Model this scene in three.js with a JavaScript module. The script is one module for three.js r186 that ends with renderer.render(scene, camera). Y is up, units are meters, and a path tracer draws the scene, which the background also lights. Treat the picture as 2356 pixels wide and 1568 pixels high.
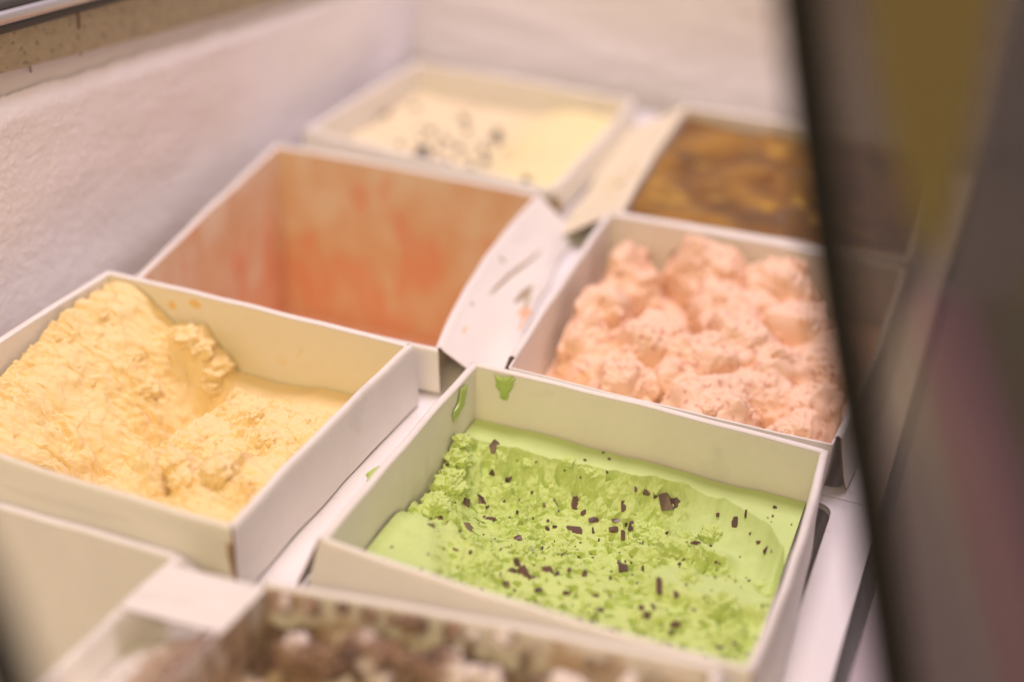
import * as THREE from 'three';
import { mergeGeometries, toCreasedNormals } from 'three/addons/utils/BufferGeometryUtils.js';
import { RoundedBoxGeometry } from 'three/addons/geometries/RoundedBoxGeometry.js';
import { ConvexGeometry } from 'three/addons/geometries/ConvexGeometry.js';
import { RectAreaLightUniformsLib } from 'three/addons/lights/RectAreaLightUniformsLib.js';

// ---------------------------------------------------------------- camera, light, exposure
RectAreaLightUniformsLib.init();
const scene = new THREE.Scene();
const F = 3274.94, PW = 2356, PH = 1568;                     // focal length and picture size in picture units
const camera = new THREE.PerspectiveCamera(2 * Math.atan(PH / 2 / F) * 180 / Math.PI, 1024 / 681, 0.02, 12);
camera.rotation.order = 'YXZ';
camera.position.set(0.1886, 0.6685, 0.6937);
camera.rotation.set(-0.536, 0.342, 0.0637);
camera.focus = 0.965;
camera.userData.fStop = 1.42;
camera.updateMatrixWorld(true);
const renderer = new THREE.WebGLRenderer({ antialias: true });
renderer.toneMapping = THREE.LinearToneMapping;
renderer.toneMappingExposure = 1.04;
renderer.shadowMap.enabled = true;
scene.fog = new THREE.FogExp2(new THREE.Color().setRGB(0.95, 0.88, 0.80), 0.042);   // thin haze added for a veiled look with lifted dark tones
scene.background = new THREE.Color().setRGB(0.30, 0.235, 0.23);   // the dim warm shop around the freezer

function lampPanel(name, label, pos, target, w, h, color, power) {
  const g = new THREE.Group(); g.name = name; scene.add(g);
  g.position.set(...pos); g.lookAt(...target);
  g.userData = { label, category: 'lamp' };
  const housing = new THREE.Mesh(new RoundedBoxGeometry(w + 0.04, h + 0.04, 0.05, 2, 0.01), new THREE.MeshStandardMaterial({ color: 0xdddddd, roughness: 0.6 }));
  housing.name = 'housing'; housing.position.z = -0.03; g.add(housing);
  const face = new THREE.Mesh(new THREE.PlaneGeometry(w, h), new THREE.MeshStandardMaterial({ color: 0x000000, emissive: color, emissiveIntensity: 0.9 }));
  face.name = 'diffuser'; face.position.z = 0.0; g.add(face);
  const l = new THREE.RectAreaLight(color, power, w, h);
  l.position.set(...pos); l.lookAt(...target);
  const d = new THREE.Vector3(...target).sub(new THREE.Vector3(...pos)).normalize().multiplyScalar(0.006);
  l.position.add(d); scene.add(l);
  l.castShadow = true;
}
lampPanel('ceiling_lamp', 'large cool lilac white lamp panel hanging above the freezer', [-0.2, 1.75, -0.7], [-0.15, 0.1, -0.2], 0.9, 0.5, new THREE.Color().setRGB(0.97, 0.79, 0.90), 18);
lampPanel('counter_lamp', 'warm white lamp panel in front of the freezer', [0.15, 1.45, 1.45], [-0.1, 0.1, -0.15], 1.2, 0.6, new THREE.Color().setRGB(1, 0.76, 0.35), 8.5);

// ---------------------------------------------------------------- pixel rays
const RM = new THREE.Matrix4().extractRotation(camera.matrixWorld);
const EYE = camera.position.clone();
function ray(px, py) { return new THREE.Vector3((px - PW / 2) / F, -(py - PH / 2) / F, -1).applyMatrix4(RM); }
function atY(px, py, y) { const d = ray(px, py); return d.multiplyScalar((y - EYE.y) / d.y).add(EYE); }
function atX(px, py, x) { const d = ray(px, py); return d.multiplyScalar((x - EYE.x) / d.x).add(EYE); }
function atD(px, py, t) { return ray(px, py).multiplyScalar(t).add(EYE); }
const c5 = (x, y) => [(1300 + x * 0.849) / 1.7386, (1400 + y * 0.849) / 1.7386];

// ---------------------------------------------------------------- noise
function rng(seed) { let a = seed >>> 0; return () => { a = (a + 0x6D2B79F5) | 0; let t = Math.imul(a ^ (a >>> 15), 1 | a); t = (t + Math.imul(t ^ (t >>> 7), 61 | t)) ^ t; return ((t ^ (t >>> 14)) >>> 0) / 4294967296; }; }
const PERM = new Uint8Array(512), GR = new Float32Array(768);
{ const r = rng(77); const p = [...Array(256).keys()]; for (let i = 255; i > 0; i--) { const j = Math.floor(r() * (i + 1)); [p[i], p[j]] = [p[j], p[i]]; } for (let i = 0; i < 512; i++) PERM[i] = p[i & 255];
  for (let i = 0; i < 256; i++) { const z = r() * 2 - 1, t = r() * Math.PI * 2, s = Math.sqrt(1 - z * z); GR[i * 3] = s * Math.cos(t); GR[i * 3 + 1] = s * Math.sin(t); GR[i * 3 + 2] = z; } }
const fade = t => t * t * t * (t * (t * 6 - 15) + 10), mix = (a, b, t) => a + (b - a) * t;
const clamp = (x, a = 0, b = 1) => Math.min(b, Math.max(a, x));
const sstep = (a, b, x) => { const t = clamp((x - a) / (b - a)); return t * t * (3 - 2 * t); };
function gdot(h, x, y, z) { h *= 3; return GR[h] * x + GR[h + 1] * y + GR[h + 2] * z; }
function noise(x, y = 0, z = 0) {
  const X = Math.floor(x), Y = Math.floor(y), Z = Math.floor(z); x -= X; y -= Y; z -= Z;
  const u = fade(x), v = fade(y), w = fade(z), P = PERM, a = X & 255, b = Y & 255, c = Z & 255;
  const A = P[a] + b, B = P[(a + 1) & 255] + b;
  const AA = P[A & 255] + c, AB = P[(A + 1) & 255] + c, BA = P[B & 255] + c, BB = P[(B + 1) & 255] + c;
  const h = k => P[k & 255];
  return 1.5 * mix(mix(mix(gdot(h(AA), x, y, z), gdot(h(BA), x - 1, y, z), u), mix(gdot(h(AB), x, y - 1, z), gdot(h(BB), x - 1, y - 1, z), u), v),
    mix(mix(gdot(h(AA + 1), x, y, z - 1), gdot(h(BA + 1), x - 1, y, z - 1), u), mix(gdot(h(AB + 1), x, y - 1, z - 1), gdot(h(BB + 1), x - 1, y - 1, z - 1), u), v), w);
}
function fbm(x, y, z, o = 4, gain = 0.5) { let s = 0, a = 1, n = 0; for (let i = 0; i < o; i++) { s += a * noise(x, y, z); n += a; a *= gain; x = x * 2.03 + 17.1; y = y * 2.03 + 5.3; z = z * 2.03 + 9.7; } return s / n; }
function hash2(i, j, k) { let h = Math.imul(i, 374761393) ^ Math.imul(j, 668265263) ^ Math.imul(k, 2147483647 - 58); h = Math.imul(h ^ (h >>> 13), 1274126177); return ((h ^ (h >>> 16)) >>> 0) / 4294967296; }
function worley(x, y) { const X = Math.floor(x), Y = Math.floor(y); let d1 = 9; for (let i = -1; i <= 1; i++) for (let j = -1; j <= 1; j++) { const a = X + i + hash2(X + i, Y + j, 1) - x, b = Y + j + hash2(X + i, Y + j, 2) - y, d = a * a + b * b; if (d < d1) d1 = d; } return Math.sqrt(d1); }

// ---------------------------------------------------------------- helpers
const used = new Map();
function numbered(n) { const k = used.get(n) ?? 0; used.set(n, k + 1); return k ? `${n}_${String(k).padStart(3, '0')}` : n; }
function tag(o, label, category, group, kind) { o.userData.label = label; o.userData.category = category; if (group) o.userData.group = group; if (kind) o.userData.kind = kind; return o; }
function thing(name, label, category, group) { const g = new THREE.Group(); g.name = numbered(name); scene.add(g); return tag(g, label, category, group); }
function mesh(name, geo, mat, parent = scene) { const m = new THREE.Mesh(geo, mat); m.name = parent === scene ? numbered(name) : name; m.castShadow = m.receiveShadow = true; parent.add(m); return m; }
function structure(name, geo, mat, label) { const m = mesh(name, geo, mat); m.userData.kind = 'structure'; if (label) m.userData.label = label; return m; }
const rgb = (r, g, b) => new THREE.Color().setRGB(r, g, b);
function tex(w, h, fn, srgb = true) {
  const d = new Uint8Array(w * h * 4);
  for (let j = 0; j < h; j++) for (let i = 0; i < w; i++) { const c = fn(i / w, j / h); const k = (j * w + i) * 4;
    for (let q = 0; q < 3; q++) { let v = clamp(Array.isArray(c) ? c[q] : c); if (srgb) v = v <= 0.0031308 ? v * 12.92 : 1.055 * Math.pow(v, 1 / 2.4) - 0.055; d[k + q] = Math.round(v * 255); } d[k + 3] = 255; }
  const t = new THREE.DataTexture(d, w, h); t.magFilter = THREE.LinearFilter; t.minFilter = THREE.LinearMipmapLinearFilter; t.generateMipmaps = true; t.wrapS = t.wrapT = THREE.RepeatWrapping;
  if (srgb) t.colorSpace = THREE.SRGBColorSpace; t.needsUpdate = true; return t;
}
const mix3 = (a, b, t) => [mix(a[0], b[0], t), mix(a[1], b[1], t), mix(a[2], b[2], t)];

// a closed sheet of card: P(u, v) is its middle; cut edges are brown board
const KRAFT = [0.36, 0.22, 0.12];
function sheet(P, nu, nv, t, uvOf = (u, v) => [u, v], edge = KRAFT) {
  const W = nu + 1, n = W * (nv + 1), pos = [], uv = [], col = [], idx = [], c = [], N = [];
  const a = new THREE.Vector3(), b = new THREE.Vector3();
  for (let j = 0; j <= nv; j++) for (let i = 0; i <= nu; i++) c.push(P(i / nu, j / nv));
  for (let j = 0; j <= nv; j++) for (let i = 0; i <= nu; i++) {
    a.subVectors(c[j * W + Math.min(nu, i + 1)], c[j * W + Math.max(0, i - 1)]); b.subVectors(c[Math.min(nv, j + 1) * W + i], c[Math.max(0, j - 1) * W + i]);
    N.push(new THREE.Vector3().crossVectors(a, b).normalize());
  }
  for (const s of [1, -1]) for (let k = 0; k < n; k++) { pos.push(c[k].x + s * N[k].x * t / 2, c[k].y + s * N[k].y * t / 2, c[k].z + s * N[k].z * t / 2); col.push(1, 1, 1); uv.push(...uvOf((k % W) / nu, Math.floor(k / W) / nv)); }
  for (let j = 0; j < nv; j++) for (let i = 0; i < nu; i++) { const q = j * W + i; idx.push(q, q + 1, q + W, q + 1, q + W + 1, q + W); const r = q + n; idx.push(r, r + W, r + 1, r + 1, r + W, r + W + 1); }
  const rim = []; for (let i = 0; i < nu; i++) rim.push([i, i + 1]); for (let j = 0; j < nv; j++) rim.push([j * W + nu, (j + 1) * W + nu]); for (let i = nu; i > 0; i--) rim.push([nv * W + i, nv * W + i - 1]); for (let j = nv; j > 0; j--) rim.push([j * W, (j - 1) * W]);
  for (const [p, q] of rim) { const o = pos.length / 3; for (const k of [p, q, p + n, q + n]) { pos.push(pos[k * 3], pos[k * 3 + 1], pos[k * 3 + 2]); uv.push(uv[k * 2], uv[k * 2 + 1]); col.push(...edge); } idx.push(o, o + 2, o + 1, o + 1, o + 2, o + 3); }
  const g = new THREE.BufferGeometry(); g.setAttribute('position', new THREE.Float32BufferAttribute(pos, 3)); g.setAttribute('uv', new THREE.Float32BufferAttribute(uv, 2)); g.setAttribute('color', new THREE.Float32BufferAttribute(col, 3)); g.setIndex(idx); g.computeVertexNormals(); return g;
}
const V = (x, y, z) => new THREE.Vector3(x, y, z);

// ---------------------------------------------------------------- materials
const cardTex = tex(256, 256, (u, v) => { const n = noise(u * 40, v * 40) * 0.5 + noise(u * 9, v * 9, 3); const k = 1 + 0.03 * n - 0.10 * sstep(0.15, 0.4, fbm(u * 5, v * 5, 12, 4)); return [0.80 * k, 0.775 * k, 0.74 * k]; });
const cardBump = tex(256, 256, (u, v) => 0.5 + 0.25 * noise(u * 60, v * 60) + 0.25 * noise(u * 14, v * 14, 8), false);
const cardMat = new THREE.MeshStandardMaterial({ map: cardTex, bumpMap: cardBump, bumpScale: 0.0004, roughness: 0.55, vertexColors: true });
function stainMat(fn, w = 512, h = 256, rough = 0.45) { return new THREE.MeshStandardMaterial({ map: tex(w, h, fn), roughness: rough, vertexColors: true, bumpMap: cardBump, bumpScale: 0.0003 }); }
const CARD = [0.80, 0.775, 0.74];
const panelMat = new THREE.MeshStandardMaterial({ map: tex(512, 512, (u, v) => { const n = fbm(u * 6, v * 6, 2, 4), s = sstep(0.42, 0.5, fbm(u * 30, v * 30, 7, 2)); return mix3([0.80 + 0.02 * n, 0.78 + 0.02 * n, 0.80 + 0.02 * n], [0.55, 0.5, 0.45], s * 0.25); }), roughness: 0.38 });

// ---------------------------------------------------------------- freezer
const RIM = 0.135, PY = 0.094, BASE = -0.045, WX = -0.48, BZ = -0.772;
const linerMat = new THREE.MeshStandardMaterial({ color: rgb(0.78, 0.77, 0.80), roughness: 0.4 });
structure('freezer_floor', new THREE.BoxGeometry(0.74, 0.03, 1.40).translate(-0.14, BASE - 0.016, -0.12), linerMat);
structure('freezer_wall_left', new THREE.BoxGeometry(0.04, 0.55, 1.4).translate(WX - 0.021, 0.17, -0.1), linerMat);
structure('freezer_wall_back', new THREE.BoxGeometry(0.65, 0.62, 0.04).translate(-0.153, 0.21, BZ - 0.021), linerMat);

function frostSheet(nu, nv, P, N, amp) {   // displaced snow over a wall
  const pos = [], uv = [], idx = [];
  for (let j = 0; j <= nv; j++) for (let i = 0; i <= nu; i++) { const p = P(i / nu, j / nv); p.addScaledVector(N, amp(p, i / nu, j / nv)); pos.push(p.x, p.y, p.z); uv.push((p.x + p.z) * 2, p.y * 2); }
  for (let j = 0; j < nv; j++) for (let i = 0; i < nu; i++) { const q = j * (nu + 1) + i, W = nu + 1; idx.push(q, q + 1, q + W, q + 1, q + W + 1, q + W); }
  const g = new THREE.BufferGeometry(); g.setAttribute('position', new THREE.Float32BufferAttribute(pos, 3)); g.setAttribute('uv', new THREE.Float32BufferAttribute(uv, 2)); g.setIndex(idx); g.computeVertexNormals(); return g;
}
const frostMat = new THREE.MeshStandardMaterial({ color: rgb(0.89, 0.865, 0.92), roughness: 0.9, bumpMap: tex(512, 512, (u, v) => 0.5 + 0.5 * fbm(u * 128, v * 128, 1, 2), false), bumpScale: 0.0007 });
const frostTop = z => 0.2815 + 0.116 * (z + 0.07) + 0.004 * noise(z * 30, 3) + 0.0015 * noise(z * 160, 7);
{
  const m = mesh('frost_layer', frostSheet(760, 250, (u, v) => { const z = mix(-0.770, 0.15, u); return V(WX, mix(0.0, frostTop(z), v), z); }, V(1, 0, 0),
    (p, u, v) => { const e = sstep(1, 0.93, v); return e * (0.005 + 0.003 * fbm(p.z * 9, p.y * 14, 1, 2) + 0.0006 * fbm(p.z * 90, p.y * 110, 4, 3) + 0.0010 * Math.abs(noise(p.z * 260, p.y * 260, 9))) + 0.0004; }), frostMat);
  tag(m, 'grainy white frost covering the left freezer wall under the metal strip', 'frost', null, 'stuff');
  const b = mesh('frost_layer', frostSheet(500, 200, (u, v) => V(mix(WX + 0.004, 0.168, u), mix(0.0, 0.5, v), BZ), V(0, 0, 1),
    (p) => 0.006 + 0.006 * fbm(p.x * 5, p.y * 26, 21, 3) + 0.002 * fbm(p.x * 60, p.y * 70, 24, 3)), frostMat);
  tag(b, 'banded white frost covering the back freezer wall behind the cartons', 'frost', null, 'stuff');
}
// shelf panels with a rounded cut-out for each carton
function panel(z0, z1, holes, label) {
  const s = new THREE.Shape(); s.moveTo(-0.455, -z0); s.lineTo(0.168, -z0); s.lineTo(0.168, -z1); s.lineTo(-0.455, -z1); s.closePath();
  for (const [x0, x1, a, b] of holes) { const r = 0.012, h = new THREE.Path(); h.moveTo(x0 + r, -a); h.lineTo(x1 - r, -a); h.quadraticCurveTo(x1, -a, x1, -a - r); h.lineTo(x1, -b + r); h.quadraticCurveTo(x1, -b, x1 - r, -b); h.lineTo(x0 + r, -b); h.quadraticCurveTo(x0, -b, x0, -b + r); h.lineTo(x0, -a - r); h.quadraticCurveTo(x0, -a, x0 + r, -a); s.holes.push(h); }
  const g = new THREE.ExtrudeGeometry(s, { depth: 0.003, bevelEnabled: true, bevelSize: 0.0008, bevelThickness: 0.0008, bevelSegments: 2, curveSegments: 8 });
  g.rotateX(-Math.PI / 2); g.translate(0, PY - 0.0038, 0);
  const uv = g.attributes.uv, p = g.attributes.position; for (let i = 0; i < uv.count; i++) uv.setXY(i, p.getX(i) * 3.3, p.getZ(i) * 3.3);
  const m = structure('shelf_panel', g, panelMat, label);
}
panel(0.1475, 0.42, [[-0.437, -0.195, 0.165, 0.405], [-0.150, 0.137, 0.158, 0.405]]);
panel(-0.122, 0.145, [[-0.425, -0.171, -0.098, 0.138], [-0.133, 0.139, -0.113, 0.122]]);
panel(-0.42, -0.1245, [[-0.449, -0.17, -0.408, -0.131], [-0.122, 0.142, -0.408, -0.134]]);
panel(-0.742, -0.4225, [[-0.446, -0.180, -0.685, -0.435], [-0.133, 0.142, -0.685, -0.431]]);

// ---------------------------------------------------------------- cartons
const BOARD = 0.0014, FOLD = 0.0020;
// corners back-left, back-right, front-right, front-left on the rim, as [x, z]
function quadAt(c, rimY, y) { const cx = (c[0][0] + c[1][0] + c[2][0] + c[3][0]) / 4, cz = (c[0][1] + c[1][1] + c[2][1] + c[3][1]) / 4, k = mix(0.94, 1, clamp((y - BASE) / (rimY - BASE))); return c.map(([x, z]) => [cx + (x - cx) * k, cz + (z - cz) * k]); }
function carton(label, c, rimY, o = {}) {
  const t = thing('ice_cream_carton', label, 'carton', 'white card cartons set in the freezer shelf');
  const seed = o.seed ?? 1;
  const names = ['back', 'right', 'front', 'left'];
  const edgePoint = (i, u, y) => {   // a point of side i at u along it and height y, bowed and dented
    const q = quadAt(c, rimY, y), A = q[i], B = q[(i + 1) % 4], dx = B[0] - A[0], dz = B[1] - A[1], L = Math.hypot(dx, dz), nx = dz / L, nz = -dx / L;
    const k = clamp((y - BASE) / (rimY - BASE)), bow = (o.bow?.[names[i]] ?? 0.002) * 4 * u * (1 - u) * k * k + 0.0014 * noise(u * 5 + seed * 7, y * 30, i * 9 + seed) * Math.sin(Math.PI * u);
    return { x: A[0] + dx * u + nx * bow, z: A[1] + dz * u + nz * bow, nx, nz, L };
  };
  const rimAt = (i, u) => rimY + (o.sag?.[names[i]] ?? 0) * 4 * u * (1 - u) + 0.0007 * noise(u * 6 + seed * 3, i * 5.1, seed) * Math.sin(Math.PI * u);
  for (let i = 0; i < 4; i++) {
    const nm = names[i], L = edgePoint(i, 0.5, rimY).L;
    const wm = o.wall?.[nm] ?? o.wall?.all;
    mesh('side_panel', sheet((u, v) => { const y = BASE + 0.001 + (rimAt(i, u) - BASE - 0.001) * v, e = edgePoint(i, u, y); return V(e.x, y, e.z); }, 28, 14, BOARD, wm ? (u, v) => [u, v] : (u, v) => [u * L * 4 + seed * 0.3, v * rimY * 4 + i * 0.2], [1, 1, 1]), wm ?? cardMat, t);
    for (const fl of [].concat(o.flap?.[nm] ?? {})) {
      if (fl.none) continue;
      const len = fl.len ?? (rimY - PY - 0.002), flare = fl.flare ?? 0.004, u0 = fl.u0 ?? 0.001, u1 = fl.u1 ?? 0.999, arc = Math.PI * FOLD, tot = arc + len, taper = fl.taper ?? 0.0, curl = fl.curl ?? 0;
      mesh('flap', sheet((uu, vv) => {
        const d = vv * tot, s = clamp((d - arc) / len), ext = fl.taper === undefined ? 0.93 * (d < arc ? FOLD - FOLD * Math.cos(d / FOLD) : 2 * FOLD + Math.abs(mix(flare, fl.flare2 ?? flare, uu)) * s) / L : 0, u = mix(u0 + taper * s - ext, u1 - taper * s + ext, uu), y0 = rimAt(i, u), e = edgePoint(i, u, rimY); let out, y;
        if (d < arc) { const a = d / FOLD; out = FOLD - FOLD * Math.cos(a); y = y0 + FOLD * Math.sin(a); }
        else { const f = mix(flare, fl.flare2 ?? flare, uu); out = 2 * FOLD + f * s * (1 + curl * s) + (fl.wave ?? 0.001) * s * noise(u * 4 + seed, s * 2, i + 3); const w = Math.min(0.995, Math.abs(f) / len); y = y0 - len * s * (fl.drop ?? Math.sqrt(1 - w * w)); }
        return V(e.x + e.nx * out, y, e.z + e.nz * out);
      }, 30, 16, 0.001, fl.mat ? (u, v) => [u, v] : (u, v) => [u * L * 4 + seed, v * tot * 4 + i * 0.37]), fl.mat ?? cardMat, t);
    }
  }
  const qb = quadAt(c, rimY, BASE);
  mesh('base_panel', sheet((u, v) => V(mix(mix(qb[0][0], qb[1][0], u), mix(qb[3][0], qb[2][0], u), v), BASE + 0.0035, mix(mix(qb[0][1], qb[1][1], u), mix(qb[3][1], qb[2][1], u), v)), 4, 4, 0.002), o.wall?.base ?? cardMat, t);
  t.userData.carton = undefined; delete t.userData.carton;
  return t;
}
const P2 = (px, py, y) => { const p = atY(px, py, y); return [p.x, p.z]; };
// --- stains
const orangeWall = (k, amount) => (u, v) => {
  const blot = fbm(u * 4 + k * 3, v * 3.5, 5 + k, 5), drip = fbm(u * 12 + k, v * 2.2, k, 4);
  const a = sstep(-0.45, 0.25, blot * 0.9 + drip * 0.5 + amount + 0.25 - v * 0.55);
  const b = sstep(0.0, 0.34, fbm(u * 5 + 4 * k, v * 3, 12 + k, 4) + 0.5 * drip + 0.30 - v * 0.5 + amount * 0.4);
  const c = sstep(0.05, 0.35, fbm(u * 26 + v * 3, v * 3, 30 + k, 4)), e = sstep(0.25, 0.4, fbm(u * 70 + v * 8, v * 4, 50 + k, 2));
  let m = mix3([0.80, 0.68, 0.53], [0.75, 0.50, 0.30], a); m = mix3(m, [0.78, 0.35, 0.20], b * 0.75); m = mix3(m, [0.78, 0.58, 0.39], c * 0.6); return mix3(m, [0.80, 0.66, 0.5], e * 0.5);
};
const chocWall = (k, level) => (u, v) => {
  const n = fbm(u * 9 + k, v * 5, k, 5, 0.6), a = sstep(-0.2, 0.2, n + level - v), b = sstep(-0.1, 0.3, fbm(u * 16 + 5, v * 9, 40 + k, 5, 0.6) + (level - v) * 0.7 - 0.08), s = sstep(0.16, 0.34, fbm(u * 24, v * 12, 60 + k, 4) + 0.1 * (1 - v));
  let m = mix3(CARD, [0.54, 0.40, 0.28], a); m = mix3(m, [0.19, 0.115, 0.085], b * 0.85); return mix3(m, [0.22, 0.13, 0.09], s * 0.6);
};
const specks = (seed, list, base = CARD) => (u, v) => { const n = noise(u * 30 + seed, v * 30); let m = [base[0] * (1 + 0.02 * n), base[1] * (1 + 0.02 * n), base[2] * (1 + 0.02 * n)]; for (const [x, y, rx, ry, ang, c, a = 1] of list) { const dx = u - x, dy = v - y, ca = Math.cos(ang), sa = Math.sin(ang), ex = (dx * ca + dy * sa) / rx, ey = (-dx * sa + dy * ca) / ry, d = ex * ex + ey * ey + 0.7 * fbm(u * 40 + seed, v * 40, x * 9, 3); m = mix3(m, c, a * sstep(1.05, 0.75, d)); } return m; };
const DARK = [0.10, 0.06, 0.035], MINTC = [0.42, 0.56, 0.12], PINKC = [0.85, 0.50, 0.32];

const C = {
  green: [P2(1095, 843, RIM), P2(1890, 1042, RIM), P2(1718, 1535, RIM), P2(752, 1240, RIM)],
  yellow: [P2(250, 632, 0.145), P2(932, 798, 0.145), P2(528, 1207, 0.145), [-0.424, 0.129]],
  orange: [P2(638, 340, 0.128), P2(1235, 452, 0.128), P2(1003, 803, 0.128), P2(315, 650, 0.128)],
  vanilla: [P2(962, 148, 0.126), P2(1450, 235, 0.126), P2(1265, 437, 0.126), P2(715, 300, 0.126)],
  pink: [P2(1405, 495, RIM), P2(2075, 622, RIM), [0.129, -0.1235], [-0.1008, -0.1175]],
  caramel: [P2(1580, 248, RIM), [0.132, -0.684], [0.135, -0.428], P2(1428, 492, RIM)],
  empty: [[-0.434, 0.176], P2(397, 1286, RIM), [-0.197, 0.392], [-0.434, 0.4]],
  brown: [P2(612, 1352, 0.150), P2(1640, 1545, 0.150), [0.132, 0.39], [-0.137, 0.39]],
};
const greenCarton = carton('white carton of green mint chip ice cream, right of the yellow ice cream', C.green, RIM, { seed: 2, bow: { right: 0.004, back: 0.002, left: 0.001, front: 0.004 },
  flap: { left: { flare: 0.012 }, right: { flare: -0.001, flare2: 0.012, wave: 0.003 }, front: { flare: 0.006 }, back: { flare: 0.001 } } });
const yellowCarton = carton('white carton of yellow vanilla ice cream against the frosted wall', C.yellow, 0.145, { seed: 3, bow: { right: -0.002, back: 0.001, front: 0.003, left: 0.003 },
  wall: { back: stainMat(specks(4, [[0.60, 0.80, 0.02, 0.02, 0.3, [0.78, 0.66, 0.4], 0.6], [0.66, 0.86, 0.004, 0.03, -0.4, [0.76, 0.6, 0.3], 0.7], [0.3, 0.96, 0.02, 0.02, 0, [0.78, 0.56, 0.22]], [0.22, 0.93, 0.015, 0.02, 0, [0.78, 0.56, 0.22]], [0.7, 0.7, 0.01, 0.02, 0, [0.8, 0.6, 0.3]], [0.4, 0.7, 0.16, 0.2, 0.2, [0.8, 0.72, 0.5], 0.5], [0.8, 0.6, 0.02, 0.03, 0, [0.8, 0.62, 0.3]]], [0.79, 0.74, 0.60])) },
  flap: { right: { flare: 0.004 }, left: { flare: 0.002 }, back: { flare: 0.004 }, front: { flare: 0.006, wave: 0.004, mat: stainMat(specks(9, [[0.7, 0.55, 0.010, 0.22, 0, [0.62, 0.66, 0.25], 0.9], [0.45, 0.4, 0.2, 0.06, 0.2, [0.70, 0.67, 0.60], 0.5]], [0.79, 0.77, 0.70])) } } });
carton('empty white carton stained orange inside, between the yellow and speckled ice creams', C.orange, 0.128, { seed: 4, bow: { right: -0.009, back: 0.003, front: 0.002, left: 0.001 },
  wall: { back: stainMat(orangeWall(1, 0.12)), left: stainMat(orangeWall(2, 0.1)), right: stainMat(orangeWall(3, 0.1)), front: stainMat(orangeWall(4, 0.1)), base: stainMat(orangeWall(5, 0.5)) },
  flap: { back: { flare: 0.004 }, left: { flare: 0.003 }, front: { flare: 0.004 },
    right: { len: 0.062, flare: 0.036, flare2: 0.052, taper: 0.0, wave: 0.006, drop: 0.5, mat: stainMat(specks(14, [[0.42, 0.5, 0.02, 0.26, 0.9, [0.30, 0.2, 0.1]], [0.5, 0.72, 0.03, 0.1, 0.8, [0.33, 0.24, 0.13]], [0.57, 0.86, 0.03, 0.12, 0.2, PINKC], [0.52, 0.8, 0.05, 0.03, 0, [0.45, 0.36, 0.2]], [0.62, 0.9, 0.05, 0.03, 0.5, PINKC], [0.42, 0.25, 0.01, 0.06, 0, [0.4, 0.3, 0.18]], [0.72, 0.2, 0.006, 0.025, 0, DARK], [0.85, 0.25, 0.02, 0.02, 0, [0.8, 0.55, 0.35]], [0.25, 0.3, 0.008, 0.1, 0.6, [0.66, 0.6, 0.5]]])) } } });
const cornerCarton = carton('white carton of pale vanilla ice cream with dark chips, in the back corner', C.vanilla, 0.126, { seed: 5, flap: { back: { flare: 0.004 }, right: { flare: 0.004 }, left: { flare: 0.003 }, front: { flare: 0.004 } } });
carton('white carton heaped with pink ice cream scoops', C.pink, RIM, { seed: 6, bow: { back: 0.002, left: 0.001, right: 0.003 }, flap: { left: { flare: 0.010, taper: 0, u0: 0.045 }, back: { flare: 0.004 }, right: { flare: 0.007, curl: 0.4, taper: 0, u1: 0.97 }, front: { none: 1 } } });
carton('white carton of swirled caramel ice cream with its side flap folded out', C.caramel, RIM, { seed: 7, flap: { back: { flare: 0.004 }, right: { flare: 0.006 }, front: { flare: 0.003 },
  left: { len: 0.064, flare: 0.052, flare2: 0.052, drop: 0.55, taper: 0.0, wave: 0.004, mat: stainMat(specks(24, [[0.3, 0.35, 0.03, 0.08, 0, [0.55, 0.36, 0.1]], [0.38, 0.22, 0.05, 0.05, 0, [0.7, 0.5, 0.2]], [0.35, 0.55, 0.08, 0.12, 0, [0.8, 0.68, 0.4], 0.7], [0.2, 0.4, 0.06, 0.06, 0, [0.8, 0.68, 0.4], 0.6]], [0.80, 0.73, 0.53])) } } });
carton('empty white carton with clean inside and outward curving side', C.empty, RIM, { seed: 8, bow: { right: -0.006, back: 0.002 }, flap: { back: { flare: 0.003 }, right: { len: 0.05, flare: 0.020, flare2: 0.024, drop: 0.78, wave: 0.004 } } });
const brownFlap = stainMat(chocWall(8, 0.62));
carton('white carton smeared with chocolate brown ice cream inside', C.brown, 0.150, { seed: 9, bow: { back: 0.002 }, wall: { back: stainMat(chocWall(2, 0.86)), left: stainMat(chocWall(5, 0.98)), right: stainMat(chocWall(7, 0.9)) },
  flap: { back: { flare: 0.006, len: 0.03 }, front: { none: 1 }, left: [{ u0: 0.80, u1: 0.995, len: 0.064, flare: 0.062, flare2: 0.060, taper: 0, drop: 0.12, wave: 0.003 }, { u0: 0.4, u1: 0.79, len: 0.06, flare: 0.05, flare2: 0.05, taper: 0, drop: 0.5, mat: brownFlap }], right: { flare: 0.006, len: 0.05 } } });

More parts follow.
